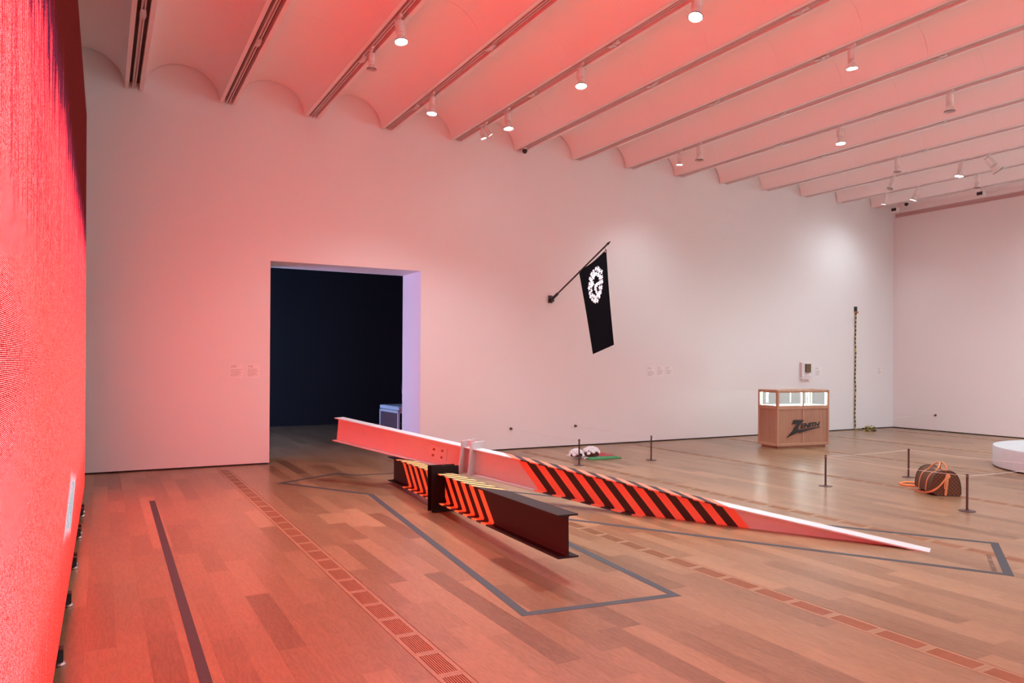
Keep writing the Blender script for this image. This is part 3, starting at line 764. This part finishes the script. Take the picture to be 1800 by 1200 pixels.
for k in range(13):                     # loops of the coil on the floor
    a = rnd.uniform(-.7, .7); cx, cy = rnd.uniform(-.02, .20) - .02, -.28 - rnd.uniform(0, .16); R = rnd.uniform(.07, .15); h = rnd.uniform(.03, .125) * (1.15 - abs(cx - .09) * 3)
    pts = []
    for q in range(15):
        t = q / 14 * math.pi; pts.append((cx + R * math.cos(t) * math.cos(a), cy + R * math.cos(t) * math.sin(a), .004 + max(.012, h) * math.sin(t)))
    ribbon(pts, .04, (-math.sin(a), math.cos(a), 0), 'coil_loop', hs, rnd.random())
ribbon([(0, -.03, .03), (.01, -.05, .012), (.03, -.12, .006), (.06, -.24, .006)], .04, (1, .2, 0), 'strap_end', hs)

# ------------------------------------------------------------------ round plinth
MAT['plinthwhite'] = plain('plinth_white', (.56, .57, .58), .5)
pn = thing('round_plinth', (13.33, 5.45, 0), 'low round white plinth standing clear of the end wall', 'plinth')
MB().lathe([(1.53, 0), (1.53, .02)], 96).build('foot_ring', 'black_base', pn, True)
MB().lathe([(1.58, .02), (1.58, .310), (1.572, .323)], 128).build('drum', 'plinthwhite', pn, True)
MB().lathe([(1.5, .3231), (1.5, .3245)], 128).build('top_disc', 'plinthwhite', pn, True)

# ------------------------------------------------------------------ duffel bag
m_, nt, b = nodes_of('brown_lattice_canvas'); g = N(nt); P(b, (.06, .03, .02), .6, 0, .2)
tc = objc(g); X, Y, Z = g.sep(tc)
def lat(p, q):
    a = g.math('ABSOLUTE', g.math('SUBTRACT', g.math('FRACT', g.math('MULTIPLY', g.math('ADD', p, q), 22.)), .5))
    c = g.math('ABSOLUTE', g.math('SUBTRACT', g.math('FRACT', g.math('MULTIPLY', g.math('SUBTRACT', p, q), 22.)), .5))
    return g.math('MAXIMUM', g.math('LESS_THAN', a, .09), g.math('MAXIMUM', g.math('LESS_THAN', c, .09), g.math('MULTIPLY', g.math('GREATER_THAN', a, .36), g.math('GREATER_THAN', c, .36))))
nrm_ = g.sep(g.new('ShaderNodeTexCoord').outputs['Normal'])
endface = g.math('GREATER_THAN', g.math('ABSOLUTE', nrm_[0]), .6)
pat = g.mix(endface, lat(X, Z), lat(Y, Z))
g.link(g.mix(pat, (.030, .014, .010), (.20, .095, .045)), b.inputs['Base Color']); MAT['canvas'] = m_
MAT['leather'] = plain('tan_leather', (.58, .23, .09), .45, var=.15, scale=25)
MAT['rope'] = plain('orange_rope', (.90, .27, .07), .6, var=.2, scale=60)
MAT['gold'] = plain('gold_metal', (.85, .62, .30), .25, .9)
# object x runs along the bag (away from the near end), y across, z up
ax = Vector((.61, .79, 0)).normalized(); bag = thing('duffel_bag', (9.0, 5.43, 0), 'brown lattice-patterned duffel bag with tan leather handles on the floor', 'bag', rot=(0, 0, math.atan2(ax.y, ax.x)))
BLn, BWd, BHt = .52, .36, .315
def bag_ring(x):
    e = abs(x / BLn - .5) * 2; k = 1 - .06 * e ** 3; pts = []
    sag = 1 - .10 * math.sin(math.pi * x / BLn)
    for i in range(28):
        t = i / 27
        if t < .18: u = -1 + 2 * t / .18; p = (u * BWd / 2 * .90 * k, .002)
        else:
            a = (t - .18) / .82 * math.pi; cx = math.cos(a); sx_ = math.sin(a)
            p = (math.copysign(abs(cx) ** .75, cx) * BWd / 2 * k * (1.0), .03 + (BHt - .03) * abs(sx_) ** .8 * (1 - .03 * e) * sag)
        pts.append(p)
    return pts
vs = []; fs = []; nr = 14; xs_ = [BLn * i / (nr - 1) for i in range(nr)]
for x in xs_: vs += [(x, y, z) for y, z in bag_ring(x)]
n28 = 28
for i in range(nr - 1):
    for k in range(n28): fs.append((i * n28 + k, i * n28 + (k + 1) % n28, (i + 1) * n28 + (k + 1) % n28, (i + 1) * n28 + k))
for base_, x, rev in ((0, -.012, True), ((nr - 1) * n28, BLn + .012, False)):
    ci = len(vs); vs.append((x, 0, .14))
    for k in range(n28): fs.append((ci, base_ + (k + 1) % n28, base_ + k) if rev else (ci, base_ + k, base_ + (k + 1) % n28))
MB().add(vs, fs).build('body', 'canvas', bag, True)
MAT['pipe'] = plain('dark_piping', (.035, .017, .012), .5)
for x in (.0, BLn): MB().tube([(x, y, z + .004) for y, z in bag_ring(x)] + [(x, bag_ring(x)[0][0], .006)], .005, 6).build('piping', 'pipe', bag, True)
def band(xc, w, i0, i1, off=.003, name='band'):
    m = MB(); R0 = bag_ring(xc - w / 2); R1 = bag_ring(xc + w / 2); c = Vector((0, .12))
    def push(p):
        v = Vector(p) - c; return tuple(c + v * (1 + off / max(v.length, .01)))
    for i in range(i0, i1):
        a0, a1, b0, b1 = push(R0[i]), push(R0[i + 1]), push(R1[i]), push(R1[i + 1])
        A0, A1, B0, B1 = R0[i], R0[i + 1], R1[i], R1[i + 1]; xa, xb = xc - w / 2, xc + w / 2
        m.add([(xa, *a0), (xa, *a1), (xb, *b1), (xb, *b0), (xa, *A0), (xa, *A1), (xb, *B1), (xb, *B0)], [(0, 1, 2, 3), (4, 7, 6, 5), (0, 4, 5, 1), (3, 2, 6, 7), (0, 3, 7, 4), (1, 5, 6, 2)])
    return m.build(name, 'leather', bag)
for xc in (.14, .36):
    band(xc, .024, 5, 14); band(xc, .024, 18, 27)
band(BLn / 2, .001, 5, 6) if False else None
# zip along the top with a flap at the near end
MB().box(.02, BLn - .02, -.012, .012, BHt * .90, BHt * .915).build('zip', 'gold', bag)
MB().box(-.004, .09, -.02, .02, BHt * .985, BHt * 1.0).build('zip_tab', 'leather', bag)
for sgn, lean in ((1, .03), (-1, -.05)):
    pts = []
    for q in range(17):
        t = q / 16 * math.pi
        pts.append((.25 + .11 * math.cos(t), sgn * .075 - (sgn * .055 + .035) * math.sin(t), .262 + .115 * math.sin(t) ** .8))
    MB().tube(pts, .0095, 10).build('handle', 'leather', bag, True)
    for x in (.14, .36): MB().lathe([(.016, 0), (.016, .012)], 12, Matrix.Translation((x, sgn * .08, .262))).build('handle_ring', 'gold', bag)
MB().box(-.020, -.010, .0, .026, .01, .235, M=Matrix.Rotation(math.radians(6), 4, 'X')).build('end_strap', 'leather', bag)
MB().lathe([(.026, 0), (.03, .008), (.018, .014)], 14, Matrix.Translation((-.018, -.01, .245)) @ Matrix.Rotation(-math.pi / 2, 4, 'Y')).build('end_ring', 'leather', bag, True)
# shoulder strap: from the end ring down and round the near side
pts = [(-.03, -.005, .245), (-.05, .05, .17), (-.055, .11, .10), (-.03, .17, .05), (.04, .215, .022), (.16, .235, .012), (.27, .24, .010), (.35, .25, .010)]
sm = []
for i in range(len(pts) - 1):
    for k in range(5): sm.append(Vector(pts[i]).lerp(Vector(pts[i + 1]), k / 5))
sm.append(Vector(pts[-1]))
for _ in range(3): sm = [sm[0]] + [(sm[i - 1] + sm[i] * 2 + sm[i + 1]) / 4 for i in range(1, len(sm) - 1)] + [sm[-1]]
m = MB()
for a, b2 in zip(sm[:-1], sm[1:]):
    m.add([a + Vector((0, 0, -.002)), a + Vector((0, .004, .022)), b2 + Vector((0, .004, .022)), b2 + Vector((0, 0, -.002)), a + Vector((0, -.004, -.002)), a + Vector((0, 0, .022)), b2 + Vector((0, 0, .022)), b2 + Vector((0, -.004, -.002))], [(0, 1, 2, 3), (4, 7, 6, 5), (0, 4, 5, 1), (3, 2, 6, 7), (0, 3, 7, 4), (1, 5, 6, 2)])
m.build('shoulder_strap', 'leather', bag)
pts = [(-.022, .0, .23), (-.03, .02, .18), (-.028, .03, .13), (-.03, .025, .09)]
MB().tube(pts, .007, 8).build('name_tag_strap', 'leather', bag, True)
# orange cord loop lying on the floor behind
loopw = [(9.34, 5.98), (9.27, 6.07), (9.26, 6.18), (9.35, 6.27), (9.49, 6.28), (9.57, 6.2), (9.56, 6.08), (9.50, 6.0)]
inv = Matrix.Rotation(-math.atan2(ax.y, ax.x), 4, 'Z'); lp = []
for i in range(len(loopw) - 1):
    for k in range(8):
        q = Vector((*loopw[i], 0)).lerp(Vector((*loopw[i + 1], 0)), k / 8); lp.append(q)
for _ in range(6): lp = [lp[0]] + [(lp[i - 1] + lp[i] * 2 + lp[i + 1]) / 4 for i in range(1, len(lp) - 1)] + [lp[-1]]
lp = [inv @ (q - Vector((9.0, 5.43, 0))) + Vector((0, 0, .0142)) for q in lp]
MB().tube(lp, [.0095 + .0045 * (i % 2) for i in range(len(lp))], 8).build('cord_loop', 'rope', bag, True)

# ------------------------------------------------------------------ bench, sitter and video light in the dark room
MAT['benchframe'] = plain('bench_white_frame', (.70, .72, .75), .4)
MAT['cushion'] = plain('pale_cushion', (.62, .66, .72), .85, bump=.3)
MAT['mauve'] = plain('mauve_panel', (.16, .075, .085), .6)
bn = thing('bench', (5.87, 16.0, 0), 'white framed bench with pale cushion in the dark room beyond the doorway', 'bench', rot=(0, 0, .06))
fw_ = .045
for x in (0, 1.6):
    for y in (0, 1.05): MB().box(x, x + fw_, y, y + fw_, 0, .47).build('leg', 'benchframe', bn)
for y in (0, 1.05): MB().box(0, 1.645, y, y + fw_, .42, .47).build('rail', 'benchframe', bn)
for x in (0, 1.6): MB().box(x, x + fw_, fw_, 1.05, .42, .47).build('rail', 'benchframe', bn)
MB().box(.012, .03, fw_, 1.05, .03, .42).build('end_panel', 'mauve', bn)
for x0, x1 in ((.0, .82), (.83, 1.645)): bevel(MB().box(x0, x1, 0, 1.095, .475, .57).build('cushion', 'cushion', bn), .03, 3)
# a sitter mostly hidden by the door jamb
MAT['skin'] = plain('skin', (.34, .17, .11), .55); MAT['hair'] = plain('dark_hair', (.02, .014, .012), .6); MAT['shoe'] = plain('pale_shoe', (.5, .52, .56), .5)
MAT['tee'] = plain('black_tee', (.012, .012, .014), .85)
person = thing('person', (6.30, 16.20, 0), 'person in black shirt and shorts sitting on the bench beyond the doorway', 'person', rot=(0, 0, -.1))
def skin_obj(name, mat, pts, edges, root=0, sub=2):
    me = bpy.data.meshes.new(name); me.from_pydata([p[:3] for p in pts], edges, []); o = link(name, me, mat, person)
    md = o.modifiers.new('skin', 'SKIN'); sk = me.skin_vertices[0].data
    for i, p in enumerate(pts):
        r = p[3]; sk[i].radius = r if isinstance(r, tuple) else (r, r)
    sk[root].use_root = True
    o.modifiers.new('sub', 'SUBSURF').levels = sub; o.modifiers['sub'].render_levels = sub; return o
J = [(0, .06, .66, (.15, .11)), (0, .09, .86, (.14, .10)), (0, .07, 1.06, (.16, .10)), (0, .05, 1.16, .06), (0, .03, 1.22, .055), (0, .01, 1.32, (.075, .09)), (0, .0, 1.41, (.065, .08)),
     (-.10, .0, .64, .085), (-.27, -.34, .575, .062), (-.30, -.36, .32, .05), (-.30, -.34, .09, .036), (-.31, -.44, .04, .034), (-.31, -.53, .035, .026),
     (.10, .0, .64, .085), (.15, -.36, .575, .062), (.15, -.37, .32, .05), (.15, -.35, .09, .036), (.15, -.45, .04, .034), (.15, -.54, .035, .026),
     (-.19, .06, 1.08, .06), (-.22, .02, .84, .045), (-.14, -.20, .74, .035), (-.10, -.29, .70, .026), (.19, .06, 1.08, .06), (.25, .02, .84, .045), (.19, -.20, .72, .035), (.16, -.29, .68, .026)]
Eg = [(0, 1), (1, 2), (2, 3), (3, 4), (4, 5), (5, 6), (0, 7), (7, 8), (8, 9), (9, 10), (10, 11), (11, 12), (0, 13), (13, 14), (14, 15), (15, 16), (16, 17), (17, 18), (2, 19), (19, 20), (20, 21), (21, 22), (2, 23), (23, 24), (24, 25), (25, 26)]
skin_obj('body', 'skin', J, Eg)
def grow(i, d): p = J[i]; r = p[3]; return (*p[:3], tuple(q + d for q in r) if isinstance(r, tuple) else r + d)
skin_obj('shirt', 'tee', [grow(0, .02), grow(1, .02), grow(2, .02), grow(3, .02), grow(19, .018), (-.23, .035, .94, .066), grow(23, .018), (.23, .035, .94, .066)], [(0, 1), (1, 2), (2, 3), (2, 4), (4, 5), (2, 6), (6, 7)])
skin_obj('shorts', 'tee', [grow(0, .022), grow(7, .02), (-.265, -.31, .58, .088), (-.285, -.365, .50, .075), grow(13, .02), (.15, -.33, .58, .088), (.15, -.385, .50, .075)], [(0, 1), (1, 2), (2, 3), (0, 4), (4, 5), (5, 6)])
for s in (-.305, .15): skin_obj('shoe', 'shoe', [(s, -.32, .055, .046), (s, -.42, .05, .046), (s, -.55, .04, .038)], [(0, 1), (1, 2)], 0, 2)
for sg in (-1, 1):
    for q in range(5):
        b0 = Vector((sg * (.16 - .012 * (q - 2) * 1.0), -.30, .675)); L = (.05, .075, .082, .077, .06)[q]
        d = Vector((sg * (.03 if q == 4 else -.0), -1, -.25)).normalized(); b1 = b0 + d * L * .55; b2 = b1 + Vector((0, -.5, -1)).normalized() * L * .5
        MB().tube([b0, b1, b2], [.009, .0085, .0065], 8).build('finger', 'skin', person, True)
hm = MB().lathe([(.04, -.06), (.088, -.02), (.092, .04), (.07, .085), (.02, .105)], 20, Matrix.Translation((0, .015, 1.385)) @ Matrix.Diagonal((.92, 1.08, 1, 1))); hm.build('hair', 'hair', person, True)
nz = MB().tube([(0, -.085, 1.37), (0, -.108, 1.335), (0, -.095, 1.325)], [.008, .013, .009], 8); nz.build('nose', 'skin', person, True)
for s in (-1, 1):
    MB().lathe([(.002, -.011), (.010, -.006), (.012, 0), (.010, .006), (.002, .011)], 10, Matrix.Translation((s * .03, -.082, 1.375))).build('eye', 'shoe', person, True)
    MB().tube([(s * .076, .01, 1.385), (s * .084, .018, 1.36), (s * .076, .01, 1.335)], [.012, .016, .008], 8).build('ear', 'skin', person, True)
MB().tube([(-.022, -.082, 1.292), (0, -.09, 1.29), (.022, -.082, 1.292)], [.004, .007, .004], 8).build('mouth', plain('lips', (.30, .10, .09), .5), person, True)
# video screen that lights the dark room, on its side wall
MAT['video2'] = emit('blue_video', (.33, .52, 1.0), 14.)
vs2 = thing('video_screen', (DARK_X0, 15.4, .6), 'blue glowing video screen on the side wall of the dark room', 'screen')
MB().box(0, .05, -1.9, 1.9, 0, 2.3).build('frame', 'black', vs2)
MB().box(.05, .052, -1.85, 1.85, .05, 2.25).build('picture', 'video2', vs2)

# ------------------------------------------------------------------ track spotlights (their own light inside)
lamp_parts = None; lamp_log = []
def lamp(i, y, lit, power=300., aim=None, size=46., small=1.0, blend=.6, tilt=None, group=None, label=None, col=(.81, .94, 1.0)):
    global lamp_parts
    x = TX0 + TP * i
    t = thing('track_spotlight', (x, y, TZ + .012), label or ('lit' if lit else 'unlit') + ' white track spotlight hanging from a ceiling rib', 'spotlight', group or 'ceiling track spotlights')
    if label is None: lamp_log.append((i, y, lit, t))
    if aim is None: aim = (x, y, 0)
    piv = Vector((0, 0, -.075)); d = Vector(aim) - (Vector((x, y, TZ)) + piv)
    d.normalize()
    rot = (-d).to_track_quat('Z', 'Y').to_matrix().to_4x4()        # local -z along d
    M = Matrix.Translation(piv) @ rot @ Matrix.Scale(small * 1.15, 4)
    defs = [('adapter', 'lampwhite', lambda: MB().box(-.018, .018, -.05, .05, -.02, .03), False, False),
            ('stem', 'lampwhite', lambda: MB().lathe([(.010, -.075), (.010, -.018)], 12), False, True),
            ('yoke', 'lampwhite', lambda: MB().tube([(-.052, 0, -.10), (-.052, 0, .01), (.052, 0, .01), (.052, 0, -.10)], .004, 6), True, True),
            ('body', 'lampwhite', lambda: MB().lathe([(.012, .012), (.040, .008), (.043, -.004), (.043, -.095), (.038, -.10)], 24), True, True),
            ('cooling_ring', 'lampwhite', lambda: MB().lathe([(.036, -.102), (.046, -.106), (.046, -.114), (.036, -.118)], 24), True, True),
            ('cooling_ring', 'lampwhite', lambda: MB().lathe([(.034, -.122), (.044, -.126), (.044, -.133), (.034, -.137)], 24), True, True),
            ('hood', 'lampwhite', lambda: MB().lathe([(.033, -.137), (.038, -.150), (.064, -.195), (.066, -.203), (.062, -.203), (.036, -.152)], 28, cap=False), True, True),
            ('rim', 'lampdark', lambda: MB().lathe([(.0605, -.199), (.067, -.199), (.067, -.205), (.0605, -.205)], 28, cap=False), True, True)]
    if lamp_parts is None: lamp_parts = {}
    for q, (nm, mat, fn, moved, sm_) in enumerate(defs):
        if q in lamp_parts: o = link(nm, lamp_parts[q], None, t)
        else: o = fn().build(nm, mat, t, sm_); lamp_parts[q] = o.data
        if moved: o.matrix_local = M
    key = 'on' if lit else 'off'
    if key in lamp_parts: o = link('lens', lamp_parts[key], None, t)
    else: o = MB().lathe([(.0605, -.193), (.0605, -.196)], 28).build('lens', 'lens_on' if lit else 'lens_off', t); lamp_parts[key] = o.data
    o.matrix_local = M
    if lit:
        ld = bpy.data.lights.new('lamp_light', 'SPOT'); ld.energy = power * SPOT_SCALE; ld.spot_size = math.radians(size); ld.spot_blend = blend
        ld.shadow_soft_size = .045 * small; ld.color = col
        lo_ = bpy.data.objects.new('lamp_light', ld); C.objects.link(lo_); lo_.parent = t
        lo_.matrix_local = M @ Matrix.Translation((0, 0, -.21))
    return t
# on the photo's tracks (index, distance to the back wall side, lit, watts, aim)
lamp(2, 7.94, True, 520, (3.0, 7.0, 0), 100, blend=1)
lamp(2, 8.93, False, aim=(2.9, 8.93, 0), small=.8)
lamp(3, 9.98, True, 330, (3.6, 9.7, 0), 120, blend=1)
lamp(4, 10.05, True, 300, (5.5, 9.5, 0), 114, blend=1)
lamp(4, 10.95, True, 160, (6.9, 10.6, .0), 40, small=.62, label='small slim lit spotlight of a close pair on one ceiling rib', group='slim spotlight pair')
lamp(4, 10.80, True, 520, (7.40, 10.45, 2.75), 28, small=.62, label='small slim spotlight of a close pair, turned towards the flag', group='slim spotlight pair')
lamp(4, 8.06, True, 520, (4.9, 7.2, 0), 104, blend=1)
lamp(4, 5.90, True, 620, (3.7, 4.9, 0), 96, blend=1)
lamp(7, 10.45, True, 130, (9.3, 11.0, 0), 120, small=.8, blend=1)
lamp(7, 9.95, False, small=.95)
lamp(6, 5.97, True, 420, (8.2, 5.9, 0), 120, small=.9, blend=1)
lamp(8, 8.06, True, 400, (10.2, 7.6, 0), 110, blend=1)
lamp(8, 6.28, False, small=.95)
lamp(10, 8.77, False, small=.9)
lamp(11, 9.72, False, aim=(12.9, 10.2, 1.0), small=.85)
lamp(12, 10.73, True, 36, (15.3, 11.93, 1.0), 134, small=.8, blend=1)
lamp(12, 9.99, True, 95, (14.8, 11.93, .4), 138, blend=1)
lamp(11, 8.31, True, 480, (13.4, 9.0, 0), 130, blend=1)
lamp(11, 7.85, False, aim=(15.9, 6.9, 3.2), small=1.25, label='large tilted unlit spotlight on a far ceiling rib', group=None)
lamp(12, 8.73, False, small=.95)
# added fill lamps along the same tracks, out of view towards and behind the camera
for i, y, aim, w in ((12, 5.6, (17.4, 6.8, .8), 620), (12, 2.2, (16.5, 2.5, 0), 500), (9, 3.2, (12, 3.2, 0), 500), (6, 2.6, (8, 2.6, 0), 450), (9, -.5, (12, -.5, 0), 500), (6, -1.5, (8, -1.5, 0), 450), (3, 1.2, (4.3, 1.2, 0), 350)):
    lamp(i, y, True, w, aim, 130, blend=1)
for i, w in ((1, 1400), (4, 1600), (7, 1600), (10, 1500)):          # added washers, bouncing fill light off the unseen wall behind the camera
    lamp(i, -2.6, True, w, (TX0 + TP * i, YB, 2.2), 130, blend=1)
for y, w in ((3.4, 1000), (.4, 1000)): lamp(12, y, True, w, (XR, y, 2.2), 130, blend=1)  # added out of view to bounce fill off the right wall

ORD = ['first', 'second', 'third', 'fourth', 'fifth', 'sixth', 'seventh', 'eighth', 'ninth', 'tenth', 'eleventh', 'twelfth', 'thirteenth', 'fourteenth']
for i, y, lit, t in lamp_log:
    same = sorted([q[1] for q in lamp_log if q[0] == i and q[2] == lit], reverse=True); k = same.index(y)
    tail = '' if len(same) == 1 else ', nearest the flag wall' if k == 0 else ', %s from flag wall' % ORD[k]
    t['label'] = '%s spotlight on the %s ceiling rib from the video wall%s' % ('lit' if lit else 'unlit', ORD[i], tail)  # the added fill lamps out of view are labelled here too

# ------------------------------------------------------------------ cameras and sensors on the tracks
def sensor(i, y, dx, dz, label, kind):
    x = TX0 + TP * i; t = thing('security_camera', (x, y, TZ + .012), label, 'camera')
    MB().lathe([(.04, -.03), (.045, 0)], 16).build('mount', 'lampwhite', t, True)
    if kind == 'dome':
        MB().lathe([(.005, -.105), (.03, -.095), (.045, -.065), (.045, -.045), (.038, -.03)], 18, Matrix.Translation((0, -.0, 0))).build('eye', 'black', t, True)
    else:
        MB().box(-.012, .012, -.012, .012, -.10, -.03).build('stem', 'lampwhite', t)
        bevel(MB().box(-.055, .055, -.075, .075, -.19, -.10).build('housing', 'lampwhite', t), .008)
        MB().box(-.062, -.055, -.06, .06, -.18, -.11).build('face', 'black', t)
sensor(5, 11.72, 0, 0, 'small dark dome camera at the wall end of a ceiling rib', 'dome')
sensor(13, 9.36, 0, 0, 'boxy black-faced camera on the last rib before the end wall, away from the corner', 'box')
sensor(13, 11.36, 0, 0, 'boxy black-faced camera on the last rib, closest to the corner', 'box')
sensor(13, 11.08, 0, 0, 'dark dome camera on the last rib near the corner', 'dome')
